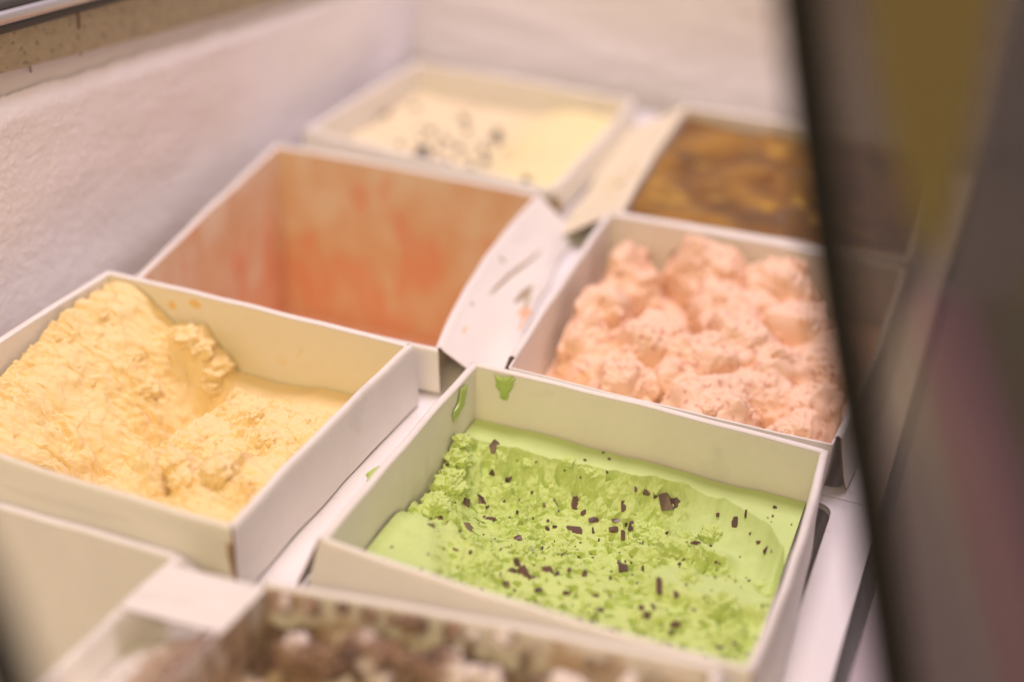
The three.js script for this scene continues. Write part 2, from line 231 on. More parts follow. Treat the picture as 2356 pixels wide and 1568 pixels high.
// bare brown board where a flap end stands open
const boardMat = new THREE.MeshStandardMaterial({ map: tex(64, 64, (u, v) => { const n = noise(u * 20, v * 60); return [0.36 + 0.05 * n, 0.23 + 0.04 * n, 0.12 + 0.03 * n]; }), roughness: 0.85 });
mesh('torn_flap_end', sheet((u, v) => { const c = C.vanilla[2]; return V(c[0] + 0.002 + 0.011 * u, mix(PY + 0.001, 0.122, v), c[1] + 0.011 - 0.006 * u); }, 6, 6, 0.0012, undefined, [1, 1, 1]), boardMat, cornerCarton);
mesh('torn_flap_end', sheet((u, v) => { const c = C.yellow[2]; return V(c[0] + 0.0035 + 0.004 * u + 0.0015 * (1 - v), mix(PY + 0.001, 0.140, v), c[1] + 0.0085 + 0.001 * u + 0.001 * Math.sin(v * 9)); }, 4, 10, 0.001, undefined, [1, 1, 1]), boardMat, yellowCarton);

// ---------------------------------------------------------------- ice creams
// a filled block of ice cream: bilinear over the carton's inside, top from height(x, z), crumbs pushed sideways by push
function fill(c, rimY, nu, nv, height, push, colour, inset = 0.0016) {
  const Wd = nu + 1, pos = [], col = [], uv = [], idx = [];
  const q0 = (u, v, y) => { const q = quadAt(c, rimY, y), cx = (q[0][0] + q[2][0]) / 2, cz = (q[0][1] + q[2][1]) / 2, k = 1 - inset / 0.12; const x = mix(mix(q[0][0], q[1][0], u), mix(q[3][0], q[2][0], u), v), z = mix(mix(q[0][1], q[1][1], u), mix(q[3][1], q[2][1], u), v); return [cx + (x - cx) * k, cz + (z - cz) * k]; };
  for (let j = 0; j <= nv; j++) for (let i = 0; i <= nu; i++) {
    const u = i / nu, v = j / nv; let [x, z] = q0(u, v, rimY); const y = height(x, z, u, v); [x, z] = q0(u, v, y);
    const e = Math.min(1, 14 * Math.min(u, 1 - u, v, 1 - v)); const [dx, dz] = push ? push(x, y, z) : [0, 0];
    pos.push(x + dx * e, y, z + dz * e); uv.push(x, z); const k = colour(x, y, z, u, v); col.push(...k);
  }
  for (let j = 0; j < nv; j++) for (let i = 0; i < nu; i++) { const q = j * Wd + i; idx.push(q, q + Wd, q + 1, q + 1, q + Wd, q + Wd + 1); }
  const rim = []; for (let i = 0; i < nu; i++) rim.push([i, i + 1, i / nu, 0, (i + 1) / nu, 0]); for (let j = 0; j < nv; j++) rim.push([j * Wd + nu, (j + 1) * Wd + nu, 1, j / nv, 1, (j + 1) / nv]); for (let i = nu; i > 0; i--) rim.push([nv * Wd + i, nv * Wd + i - 1, i / nu, 1, (i - 1) / nu, 1]); for (let j = nv; j > 0; j--) rim.push([j * Wd, (j - 1) * Wd, 0, j / nv, 0, (j - 1) / nv]);
  for (const [a, b, ua, va, ub, vb] of rim) { const o = pos.length / 3, A = q0(ua, va, BASE + 0.006), B = q0(ub, vb, BASE + 0.006); for (const k of [a, b]) { pos.push(pos[k * 3], pos[k * 3 + 1], pos[k * 3 + 2]); col.push(col[k * 3], col[k * 3 + 1], col[k * 3 + 2]); uv.push(0, 0); } pos.push(A[0], BASE + 0.006, A[1], B[0], BASE + 0.006, B[1]); col.push(col[a * 3], col[a * 3 + 1], col[a * 3 + 2], col[b * 3], col[b * 3 + 1], col[b * 3 + 2]); uv.push(0, 0, 0, 0); idx.push(o, o + 1, o + 2, o + 1, o + 3, o + 2); }
  const g = new THREE.BufferGeometry(); g.setAttribute('position', new THREE.Float32BufferAttribute(pos, 3)); g.setAttribute('uv', new THREE.Float32BufferAttribute(uv, 2)); g.setAttribute('color', new THREE.Float32BufferAttribute(col, 3)); g.setIndex(idx); g.computeVertexNormals(); return g;
}
const ice = (rough = 0.5) => new THREE.MeshPhysicalMaterial({ vertexColors: true, roughness: rough, specularIntensity: 0.6 });
const table = (T, x) => { if (x <= T[0][0]) return T[0][1]; for (let i = 1; i < T.length; i++) if (x <= T[i][0]) { const t = (x - T[i - 1][0]) / (T[i][0] - T[i - 1][0]); return mix(T[i - 1][1], T[i][1], t * t * (3 - 2 * t)); } return T.at(-1)[1]; };
const blob = (x, z, cx, cz, rx, rz) => Math.exp(-(((x - cx) / rx) ** 2 + ((z - cz) / rz) ** 2));
// crumbly relief: lumps of several sizes with sharp pits between them
const billow = (x, y, z, o) => { let s = 0, a = 1, n = 0; for (let i = 0; i < o; i++) { s += a * Math.abs(noise(x, y, z)); n += a; a *= 0.5; x = x * 2.1 + 3.1; y = y * 2.1 + 7.3; } return s / n; };
function crumb(x, z, k) {
  const wx = x + 0.0022 * noise(x * 130, z * 130, k + 2), wz = z + 0.0022 * noise(x * 130, z * 130, k + 8), am = 0.18 + 1.0 * sstep(-0.2, 0.35, noise(x * 42, z * 42, k + 20));
  return am * (0.008 * (0.42 - worley(wx * 85, wz * 85 + k)) + 0.0048 * fbm(wx * 150, wz * 150, k, 4, 0.66)) - 0.004 * sstep(0.2, 0.45, noise(wx * 140, wz * 140, k + 5));
}

// --- mint
const shelfEdge = [[-0.125, -0.066], [-0.108, -0.078], [-0.09, -0.084], [-0.057, -0.084], [-0.026, -0.086], [0.03, -0.094], [0.07, -0.090], [0.103, -0.078], [0.118, -0.058], [0.125, -0.03]];
function mintMask(x, z) {   // 1 where the spoon tore it, 0 where it is smooth
  const d = z - (table(shelfEdge, x) + 0.004 * noise(x * 60, 2) + 0.002 * noise(x * 190, 5));
  let m = sstep(0, 0.004, d);
  m *= 1 - 0.94 * sstep(0.022, 0.060, x + 0.010 * noise(x * 50, z * 50, 15)) * sstep(-0.020, -0.038, z + 0.005 * noise(x * 60, z * 60, 19));                      // smooth bowl on the right
  m *= 1 - 0.9 * sstep(-0.074, -0.098, x - 0.3 * (z - 0.03) + 0.006 * noise(x * 60, z * 60, 5)) * sstep(0.004, 0.024, z + 0.006 * noise(x * 70, z * 70, 9));     // smooth corner
  m = Math.max(m, 1.1 * sstep(0.35, 0.6, blob(x, z, 0.058, -0.036, 0.034, 0.012)));
  const plate = sstep(0.25, 0.5, blob(x, z, 0.085, -0.005, 0.04, 0.014)); m *= 1 - 0.85 * plate;
  return clamp(m, 0, 1.1);
}
function mintY(x, z) {
  const e = table(shelfEdge, x) + 0.004 * noise(x * 60, 2) + 0.0015 * noise(x * 190, 5), d = z - e, m = mintMask(x, z);
  let y = 0.0935 + 0.0008 * noise(x * 30, z * 30, 3) + 0.0025 * sstep(-0.1, 0.1, noise(x * 12, 4)) * sstep(0.03, 0, z - -0.107) * 0.5;
  const right = sstep(0.03, 0.06, x);
  const bowl = d > 0 ? (1 - Math.exp(-d / mix(0.016, 0.020, right))) : 0;
  let dep = mix(0.034, 0.022, right) * bowl;
  dep *= mix(1, 0.42, sstep(-0.05, 0.025, z)); dep *= 1 - 0.75 * sstep(-0.045, -0.09, x) * sstep(-0.02, 0.025, z);                                          // rises towards the front
  y -= dep;
  y += 0.012 * blob(x, z, 0.030, -0.038, 0.014, 0.011) + 0.011 * blob(x, z, 0.062, -0.043, 0.022, 0.008) + 0.006 * blob(x, z, 0.084, -0.044, 0.008, 0.008);
  y += 0.008 * sstep(0.2, 0.5, blob(x, z, 0.085, -0.004, 0.05, 0.02));
  const left = sstep(-0.085, -0.11, x);
  y += left * (0.013 * sstep(-0.085, -0.06, z) * sstep(0.02, -0.01, z));
  y += 0.006 * blob(x, z, -0.098, -0.012, 0.016, 0.016) + 0.008 * blob(x, z, -0.112, -0.045, 0.012, 0.018) - 0.010 * blob(x, z, -0.106, 0.006, 0.007, 0.005) - 0.008 * blob(x, z, -0.117, -0.010, 0.005, 0.009);
  const corner = sstep(-0.078, -0.098, x - 0.5 * (z - 0.035)) * sstep(0.004, 0.026, z); y = mix(y, 0.0965, corner);
  y += m * (0.006 * fbm(x * 34, z * 34, 11, 2) + crumb(x, z, 3));
  if (d > 0) y += 0.0030 * noise(x * 130 + 2 * noise(z * 40, x * 20), z * 24, 2) * bowl * (m * 0.8 + 0.05) * sstep(0.05, 0.01, d);     // spoon streaks down the scooped face
  y += (1 - m) * (d > 0 ? 0.0006 * noise(x * 40, z * 120, 8) : 0);
  return y;
}
const mintTone = (k, m) => [mix(0.53, 0.55, m) * k, mix(0.675, 0.69, m) * k, mix(0.255, 0.225, m) * k];
const mintMat = ice(0.6);
const mint = thing('mint_ice_cream', 'green mint chip ice cream, scooped out and crumbly', 'ice cream');
const mintBody = fill(C.green, RIM, 640, 560, mintY, (x, y, z) => { const m = mintMask(x, z); return [m * 0.003 * fbm(x * 170, z * 170, 51, 3), m * 0.003 * fbm(x * 170, z * 170, 71, 3)]; },
  (x, y, z) => { const n = fbm(x * 50, z * 50, 33, 3), m = mintMask(x, z), k = 1 + 0.06 * n; return mintTone(k, m); });
// a torn lump of ice cream as a closed rough ball
const balls = [4, 9, 22].map(d => weld(new THREE.IcosahedronGeometry(1, d)));
function weld(g) { const p = g.attributes.position, key = new Map(), map = [], np = []; for (let i = 0; i < p.count; i++) { const k = `${Math.round(p.getX(i) * 1e4)},${Math.round(p.getY(i) * 1e4)},${Math.round(p.getZ(i) * 1e4)}`; let j = key.get(k); if (j === undefined) { j = np.length / 3; key.set(k, j); np.push(p.getX(i), p.getY(i), p.getZ(i)); } map.push(j); } const o = new THREE.BufferGeometry(); o.setAttribute('position', new THREE.Float32BufferAttribute(np, 3)); o.setIndex(map); return o; }
function lump(c, R, k, rough, tone, lim) {
  if (lim) c = V(clamp(c.x, lim[0] + R, lim[1] - R), c.y, clamp(c.z, lim[2] + R, lim[3] - R));
  const g = balls[R > 0.005 ? 2 : R > 0.0022 ? 1 : 0].clone(), p = g.attributes.position, col = [], uv = [], v = V(0, 0, 0);
  for (let j = 0; j < p.count; j++) { v.fromBufferAttribute(p, j); const r = R * (1 + 0.3 * noise(v.x * 1.4 + k, v.y * 1.4, v.z * 1.4) + rough * (0.40 * fbm(v.x * 1.9 + k, v.y * 1.9, v.z * 1.9, 2) + 0.24 * fbm(v.x * 5, v.y * 5 + k, v.z * 5, 3, 0.6)));
    let X = c.x + v.x * r, Y = c.y + v.y * r * 0.85, Z = c.z + v.z * r; p.setXYZ(j, X, Y, Z); col.push(...tone(X, Y, Z)); uv.push(X, Z); }
  g.setAttribute('uv', new THREE.Float32BufferAttribute(uv, 2)); g.setAttribute('color', new THREE.Float32BufferAttribute(col, 3)); g.computeVertexNormals(); return g;
}
{
  const tone = (x, y, z) => mintTone(1 + 0.06 * fbm(x * 50, z * 50, 33, 3), 1), gs = [mintBody], r = rng(9), lim = [-0.1195, 0.12, -0.104, 0.104];
  for (const [x, y, R, up] of [[490, 640, 0.0115, 0.004], [470, 480, 0.008, 0.004], [565, 590, 0.009, 0.001], [430, 700, 0.009, 0.003], [520, 740, 0.009, 0.001], [540, 400, 0.0065, 0.001], [420, 590, 0.008, 0.005], [590, 480, 0.006, 0.001], [1500, 850, 0.0095, 0.001], [1570, 890, 0.009, 0], [1710, 900, 0.0085, 0.001], [1820, 870, 0.0075, 0.001], [1640, 920, 0.008, 0], [1460, 900, 0.006, 0], [760, 1010, 0.008, 0], [1120, 930, 0.007, -0.001], [1300, 1030, 0.008, -0.001], [930, 930, 0.006, -0.001], [1720, 1080, 0.008, -0.001], [1420, 1130, 0.009, -0.001], [1880, 1180, 0.008, -0.001], [1150, 520, 0.005, -0.001], [1260, 570, 0.005, -0.001], [960, 520, 0.005, -0.001]]) { const p = drop(...c5(x, y), mintY); p.y += up - R * 0.25; gs.push(lump(p, R, x * 0.13, 1, tone, lim)); }
  for (let i = 0; i < 420; i++) { const x = mix(-0.118, 0.12, r()), z = mix(-0.088, 0.085, r()), R = 0.0006 + 0.0024 * r() ** 2.5; if (mintMask(x, z) < 0.6 || noise(x * 42, z * 42, 23) < 0.0) continue; gs.push(lump(V(x, mintY(x, z) + R * 0.1, z), R, i * 1.7, 1, tone, lim)); }
  mesh('ice_cream_body', mergeGeometries(gs), mintMat, mint);
}
// chocolate chips where the photograph shows them: [x, y, width, height, tilt]
const CHIPS = [[540, 388, 16, 26, 0], [505, 468, 30, 16, 0.4], [452, 540, 42, 20, 0.8], [495, 530, 10, 24, 0], [578, 432, 10, 10, 0], [795, 455, 28, 46, 0.6], [645, 488, 30, 20, 0], [790, 578, 24, 20, 0.5], [868, 600, 20, 36, 0.7], [1135, 558, 16, 18, 0], [650, 717, 50, 34, 0.1], [735, 708, 72, 28, 0.7], [975, 670, 9, 9, 0], [1032, 728, 10, 14, 0], [1080, 702, 13, 70, -0.3], [1180, 722, 30, 50, 0.1], [1220, 765, 24, 24, 0], [1408, 735, 20, 40, 0], [1465, 655, 10, 18, 0], [1515, 668, 22, 20, 0], [1555, 685, 16, 20, 0], [1606, 712, 38, 58, -0.2], [1648, 716, 40, 48, -0.5], [545, 790, 24, 16, 0], [780, 795, 36, 16, 0], [718, 797, 20, 10, 0], [905, 762, 9, 14, 0], [1048, 838, 16, 16, 0], [1082, 832, 16, 9, 0], [1175, 846, 56, 24, 0.2], [1265, 797, 36, 20, 0], [1265, 850, 12, 24, 0], [1360, 843, 36, 22, 0], [1372, 803, 32, 16, 0], [1405, 872, 14, 36, 0], [1445, 828, 22, 38, 0.3], [1418, 820, 10, 14, 0], [665, 833, 40, 32, 0], [910, 882, 30, 20, 0], [1555, 895, 26, 50, 0.2], [1715, 893, 26, 36, 0], [1750, 915, 30, 24, 0], [1800, 872, 16, 16, 0], [1935, 810, 28, 40, 0.3], [2042, 905, 16, 12, 0], [2088, 935, 20, 46, 0.9], [2110, 942, 14, 18, 0.5], [1852, 1000, 30, 10, 0.2], [1670, 1005, 12, 12, 0], [685, 950, 14, 14, 0], [905, 1000, 18, 32, -0.4], [885, 1038, 30, 20, 0.5], [938, 1052, 32, 54, -0.5], [1040, 1035, 50, 24, 0], [985, 1072, 14, 16, 0], [1105, 1060, 36, 28, 0], [1150, 1035, 16, 14, 0], [1222, 1062, 18, 38, 0.2], [1405, 1025, 32, 28, 0], [1385, 1000, 12, 20, 0], [1500, 1035, 14, 30, 0], [855, 1098, 22, 16, 0], [1005, 1126, 30, 14, 0], [1138, 1142, 30, 14, 0], [1275, 1160, 44, 18, 0], [1575, 1110, 22, 62, 0], [1655, 1150, 18, 24, 0], [1545, 1205, 16, 20, 0], [1490, 1220, 20, 30, 0], [1515, 1245, 20, 24, 0], [1290, 1220, 34, 14, 0], [1650, 1290, 40, 22, 0], [1630, 1328, 20, 16, 0], [1310, 482, 12, 7, 0], [1340, 512, 10, 8, 0], [1225, 515, 12, 7, 0], [1850, 775, 12, 14, 0], [1980, 770, 9, 28, 0.2], [2085, 1120, 10, 20, 0], [2120, 738, 16, 9, 0], [575, 540, 9, 12, 0], [535, 660, 9, 16, 0], [720, 625, 9, 9, 0], [1205, 598, 9, 9, 0], [1330, 575, 9, 10, 0], [1050, 803, 10, 9, 0], [1100, 758, 10, 10, 0], [1345, 1075, 10, 16, 0], [1590, 1290, 14, 10, 0], [1850, 1400, 46, 12, 0], [1930, 1380, 14, 10, 0], [430, 690, 24, 18, 0.4], [470, 770, 34, 16, 0.3], [500, 825, 26, 14, 0]];
const chocMats = [[0.075, 0.034, 0.024], [0.11, 0.052, 0.038], [0.20, 0.13, 0.11]].map(c => new THREE.MeshPhysicalMaterial({ color: rgb(...c), roughness: 0.42, clearcoat: 0.15 }));
function shard(seed) { const r = rng(seed), p = []; for (const x of [-1, 1]) for (const y of [-1, 1]) for (const z of [-1, 1]) { if (r() < 0.16) continue; p.push(V(x * (0.3 + 0.24 * r()), y * (0.3 + 0.24 * r()), z * (0.2 + 0.3 * r()))); } p.push(V(0.5, 0.3 * (r() - 0.5), 0), V(-0.5, 0.3 * (r() - 0.5), 0.1), V(0.3 * (r() - 0.5), 0.5, 0.1), V(0.3 * (r() - 0.5), -0.5, 0)); return toCreasedNormals(new ConvexGeometry(p), 0.4); }
const shards = [...Array(8).keys()].map(i => shard(100 + i));
function drop(px, py, height, y0 = 0.16, y1 = 0.02) { const a = atY(px, py, y0), b = atY(px, py, y1); for (let i = 0; i <= 280; i++) { const p = a.clone().lerp(b, i / 280); if (p.y <= height(p.x, p.z)) return p; } return b; }
{
  const camX = V(1, 0, 0).applyMatrix4(RM), camY = V(0, 1, 0).applyMatrix4(RM), camZ = V(0, 0, 1).applyMatrix4(RM), r = rng(5);
  CHIPS.forEach(([x, y, w, h, a], i) => {
    const [px, py] = c5(x, y), p = drop(px, py, mintY), s = 0.849 / 1.7386 * p.distanceTo(EYE) / F;
    const m = mesh('chocolate_chip', shards[i % 8], chocMats[i === 37 || i === 6 ? 2 : (r() < 0.6 ? 0 : 1)], mint);
    m.position.copy(p); m.quaternion.setFromRotationMatrix(new THREE.Matrix4().makeBasis(camX, camY, camZ)); m.rotateZ(-a); m.rotateX(-0.35 + 0.5 * (r() - 0.5)); m.rotateY(0.5 * (r() - 0.5));
    m.scale.set(w * s * 1.35, h * s * 1.45, Math.max(Math.min(w, h) * s, 0.004)); m.position.addScaledVector(camZ, 0.0006 + Math.min(w, h) * s * 0.12);
  });
}
{ // the finest flecks, too small to pick apart
  const r = rng(41), gs = [], q = new THREE.Quaternion(), M = new THREE.Matrix4();
  for (let i = 0; i < 420; i++) { const x = mix(-0.118, 0.12, r()), z = mix(-0.085, 0.085, r()), s = 0.0008 + 0.0016 * r() * r(); if (mintMask(x, z) < 0.3 && r() < 0.6) continue; q.setFromEuler(new THREE.Euler(r() * 6, r() * 6, r() * 6)); gs.push(shards[i % 8].clone().applyMatrix4(M.compose(V(x, mintY(x, z), z), q, V(s * (1 + 2 * r()), s, s)))); }
  mesh('chocolate_flecks', mergeGeometries(gs), chocMats[1], mint).userData.kind = 'stuff';
}
// --- yellow vanilla
const yelBack = [[-0.42, 0.128], [-0.40, 0.110], [-0.37, 0.112], [-0.353, 0.122], [-0.335, 0.125], [-0.320, 0.108], [-0.305, 0.090], [-0.272, 0.089], [-0.222, 0.095], [-0.17, 0.099]];
function yelMask(x, z) { return 1 - 0.95 * sstep(-0.318, -0.303, x) * sstep(-0.046, -0.058, z + 0.08 * (x + 0.3)); }
function yelY(x, z) {
  const wx = x + 0.006 * noise(x * 40, z * 40, 31), wz = z + 0.006 * noise(x * 40, z * 40, 37), back = table(yelBack, x);
  const t = clamp((-0.305 - 0.35 * (z + 0.03) - wx) / 0.11);
  let y = 0.059 + 0.083 * Math.pow(t, 0.85);                                                               // bowl climbing the left wall
  y += 0.012 * sstep(0.01, 0.09, z);
  const heap = sstep(-0.286, -0.274, wx + 0.10 * (z + 0.02)) * sstep(-0.062, -0.035, wz); y = mix(y, 0.116 + 0.006 * sstep(0.0, 0.08, z), heap);         // heap by the right wall
  y = mix(y, Math.max(y, back), sstep(-0.052, -0.078, wz)); y = mix(y, back, sstep(-0.31, -0.298, x) * sstep(-0.045, -0.06, wz));
  y -= 0.010 * blob(x, z, -0.318, -0.042, 0.026, 0.028);
  y += 0.014 * blob(x, z, -0.268, 0.078, 0.009, 0.020) - 0.013 * blob(x, z, -0.252, 0.066, 0.006, 0.026) + 0.006 * blob(x, z, -0.225, 0.07, 0.018, 0.025);
  const m = yelMask(x, z), rt = heap;
  const am = 0.35 + 0.85 * sstep(-0.3, 0.3, noise(x * 30, z * 30, 77));
  y += m * am * (0.015 * (billow(wx * 24, wz * 48, 14, 2) - 0.3) + (1 - rt) * (0.0085 * (billow(wx * 40, wz * 95 + wx * 30, 17, 3) - 0.28)) + rt * 0.010 * (billow(wx * 95 + wz * 30, wz * 34, 19, 3) - 0.3) + 0.0026 * fbm(x * 200, z * 240, 21, 3, 0.65));
  y += (1 - m) * 0.0008 * noise(x * 60, z * 60, 3);
  return Math.min(y, 0.1425 + 0.001 * noise(x * 50, z * 50));
}
const yelBody = fill(C.yellow, 0.145, 520, 480, yelY, (x, y, z) => { const m = yelMask(x, z); return [m * 0.0035 * fbm(x * 110, z * 110, 52, 2), m * 0.0045 * fbm(x * 80, z * 110, 72, 2)]; },
  (x, y, z) => { const n = fbm(x * 40, z * 40, 35, 3); const o = sstep(0.38, 0.5, fbm(x * 60, z * 60, 88, 2)); return mix3([0.87 + 0.02 * n, 0.685 + 0.03 * n, 0.35 + 0.03 * n], [0.86, 0.58, 0.22], o * 0.25); });
{
  const tone = (x, y, z) => { const n = fbm(x * 40, z * 40, 35, 3); return [0.87 + 0.02 * n, 0.685 + 0.03 * n, 0.35 + 0.03 * n]; }, gs = [yelBody], r = rng(19), lim = [-0.41, -0.182, -0.086, 0.125], c4 = (x, y) => [x * 0.7216 / 1.7386, (1000 + y * 0.7216) / 1.7386];
  for (const [x, y, R, up] of [[960, 1210, 0.010, 0.006], [1010, 1290, 0.009, 0.003], [1200, 1230, 0.010, 0.003], [1080, 420, 0.011, -0.002], [1120, 500, 0.010, -0.002], [870, 460, 0.010, -0.003], [1180, 660, 0.009, 0], [1240, 640, 0.008, 0.004], [1160, 740, 0.008, -0.001], [560, 330, 0.008, -0.002], [700, 560, 0.010, -0.004], [800, 720, 0.010, -0.005], [1480, 1020, 0.008, -0.002], [1620, 900, 0.007, -0.002], [1400, 900, 0.007, -0.002]]) { const p = drop(...c4(x, y), yelY); p.y += up - R * 0.3; gs.push(lump(p, R, x * 0.17, 0.7, tone, lim)); }
  for (let i = 0; i < 60; i++) { const x = mix(-0.408, -0.185, r()), z = mix(-0.07, 0.11, r()), R = 0.001 + 0.002 * r() ** 2; if (yelMask(x, z) < 0.6) continue; gs.push(lump(V(x, yelY(x, z) - R * 0.5, z), R, i * 1.7, 0.8, tone, lim)); }
  tag(mesh('vanilla_ice_cream', mergeGeometries(gs), ice(0.55)), 'yellow vanilla ice cream with a deep scooped hollow', 'ice cream');
}
// --- pink scoops
{
  const base = fill(C.pink, RIM, 150, 160, (x, z) => 0.082 + 0.012 * sstep(-0.2, -0.15, z) + 0.006 * fbm(x * 30, z * 30, 5, 3) + 0.003 * fbm(x * 100, z * 100, 6, 3), null, (x, y, z) => { const n = fbm(x * 60, z * 60, 35, 3); return [0.90 + 0.02 * n, 0.63 + 0.04 * n, 0.45 + 0.04 * n]; });
  const lumps = [[830, 380, 0.120, 0.036, 0.85], [900, 470, 0.112, 0.03, 0.9], [1330, 330, 0.128, 0.036, 0.9], [1750, 450, 0.128, 0.036, 0.9], [690, 620, 0.120, 0.036, 1], [640, 800, 0.112, 0.032, 1.2], [1000, 790, 0.124, 0.036, 0.9], [1300, 900, 0.120, 0.036, 1], [1560, 800, 0.126, 0.040, 0.9], [1740, 950, 0.118, 0.032, 0.9], [1330, 1170, 0.118, 0.042, 0.75], [1830, 690, 0.122, 0.036, 0.9], [860, 1010, 0.112, 0.034, 1], [1930, 1150, 0.110, 0.034, 0.9], [1420, 560, 0.118, 0.030, 0.9], [1830, 1300, 0.110, 0.030, 0.9], [1130, 640, 0.108, 0.032, 0.9], [700, 960, 0.100, 0.030, 1], [950, 500, 0.108, 0.026, 0.9], [1150, 1000, 0.112, 0.030, 0.9], [1600, 1060, 0.112, 0.030, 0.8], [1200, 480, 0.108, 0.026, 0.9], [1620, 620, 0.112, 0.030, 0.9], [1980, 900, 0.112, 0.034, 0.9], [1480, 700, 0.116, 0.03, 0.9], [1230, 760, 0.116, 0.026, 0.9]];
  const parts = [base];
  const lim = quadAt(C.pink, RIM, 0.11);
  lumps.forEach(([x, y, top, R0, sq], i) => {
    if ([16, 18, 21, 25].includes(i)) return;
    const R = R0 * (0.86 + 0.22 * hash2(i, 9, 2));
    const px = (1900 + x * 0.7015) / 1.7386, py = (800 + y * 0.7015) / 1.7386, c = atY(px, py, top - R * 0.3);
    c.y = top - R * sq * 0.8;
    const g = new THREE.IcosahedronGeometry(1, 40), p = g.attributes.position, col = new Float32Array(p.count * 3), k = i * 3.7, v = V(0, 0, 0);
    const cut = V(Math.cos(k * 2.1), 0.6, Math.sin(k * 2.1)).normalize(), cut2 = V(Math.cos(k * 3.7 + 2), 0.4, Math.sin(k * 3.7 + 2)).normalize(), flat = 0.62 + 0.3 * hash2(i, 3, 5);
    for (let j = 0; j < p.count; j++) {
      v.fromBufferAttribute(p, j).normalize();
      const dc2 = v.dot(cut2), dc = v.dot(cut), sm = Math.max(sstep(flat - 0.12, flat + 0.02, dc), sstep(flat - 0.05, flat + 0.07, dc2));                // a smooth sliced face left by the scoop
      let r = 1 + 0.22 * noise(v.x * 1.7 + k, v.y * 1.7, v.z * 1.7) + (1 - sm) * (0.24 * (billow(v.x * 1.9 + k, v.y * 1.9, v.z * 1.9, 2) - 0.28) + 0.075 * fbm(v.x * 8, v.y * 8 + k, v.z * 8, 4, 0.62));
      if (dc > flat) r *= mix(1, flat / dc, 0.9); if (dc2 > flat + 0.05) r *= mix(1, (flat + 0.05) / dc2, 0.85);
      let X = c.x + v.x * r * R, Y = c.y + v.y * r * R * sq, Z = c.z + v.z * r * R;
      X = clamp(X, lim[3][0] + 0.004, 0.124); Z = clamp(Z, -0.392, -0.122);
      p.setXYZ(j, X, Math.max(Y, 0.03), Z);
      const n = fbm(X * 60, Y * 60, Z * 60, 3), rd = sstep(0.36, 0.5, noise(X * 170, Y * 170, Z * 170));
      const q = mix3([0.90 + 0.02 * n, 0.63 + 0.04 * n, 0.45 + 0.04 * n], [0.55, 0.20, 0.15], rd * 0.55); col.set(q, j * 3);
    }
    g.setAttribute('color', new THREE.BufferAttribute(col, 3)); const gi = g.index ? g : mergeIdx(g); parts.push(gi);
  });
  function mergeIdx(g) { // weld the icosphere so that its shading is smooth
    const p = g.attributes.position, key = new Map(), map = new Int32Array(p.count), np = [], nc = [], c = g.attributes.color, nu = [];
    for (let i = 0; i < p.count; i++) { const k = `${Math.round(p.getX(i) * 2e6)},${Math.round(p.getY(i) * 2e6)},${Math.round(p.getZ(i) * 2e6)}`; let j = key.get(k); if (j === undefined) { j = np.length / 3; key.set(k, j); np.push(p.getX(i), p.getY(i), p.getZ(i)); nc.push(c.getX(i), c.getY(i), c.getZ(i)); nu.push(0, 0); } map[i] = j; }
    const o = new THREE.BufferGeometry(); o.setAttribute('position', new THREE.Float32BufferAttribute(np, 3)); o.setAttribute('uv', new THREE.Float32BufferAttribute(nu, 2)); o.setAttribute('color', new THREE.Float32BufferAttribute(nc, 3)); o.setIndex([...map]); o.computeVertexNormals(); return o;
  }
  { const r = rng(29), tone = (X, Y, Z) => { const n = fbm(X * 60, Y * 60, Z * 60, 3); return [0.90 + 0.02 * n, 0.63 + 0.04 * n, 0.45 + 0.04 * n]; }, n0 = parts.length;
    for (let i = 0; i < 260; i++) { const src = parts[1 + Math.floor(r() * (n0 - 1))].attributes.position, j = Math.floor(r() * src.count), R = 0.0012 + 0.0042 * r() ** 2, p = V(src.getX(j), src.getY(j), src.getZ(j)); if (p.y < 0.088) continue; parts.push(lump(p, R, i * 2.3, 0.9, tone, [lim[3][0] + 0.004, 0.124, -0.392, -0.122])); } }
  tag(mesh('pink_ice_cream', mergeGeometries(parts), ice(0.5)), 'heap of rough pink ice cream scoops', 'ice cream');
}
// --- caramel
{
  const sw = (x, z) => { const a = x + 0.004, b = z + 0.565, r = Math.hypot(a, b), t = Math.atan2(b, a); return Math.sin(t * 2 + r * 70 + 2.2 * fbm(x * 16, z * 16, 2, 3)); };
  tag(mesh('caramel_ice_cream', fill(C.caramel, RIM, 160, 160, (x, z) => 0.126 + 0.003 * sw(x, z) + 0.004 * fbm(x * 24, z * 24, 3, 3), null,
    (x, y, z) => { const s = sw(x, z), n = fbm(x * 30, z * 30, 9, 3); let m = mix3([0.17, 0.070, 0.008], [0.32, 0.155, 0.012], sstep(-0.8, 1.0, s * 0.6 + n)); m = mix3(m, [0.12, 0.055, 0.012], sstep(0.0, 0.4, fbm(x * 18, z * 18, 44, 4))); return mix3(m, [0.48, 0.29, 0.04], sstep(0.12, 0.4, fbm(x * 22 + 8 * z, z * 40, 54, 3)) * 0.8); }), ice(0.35)), 'golden brown swirled caramel ice cream filled to the rim', 'ice cream');
}
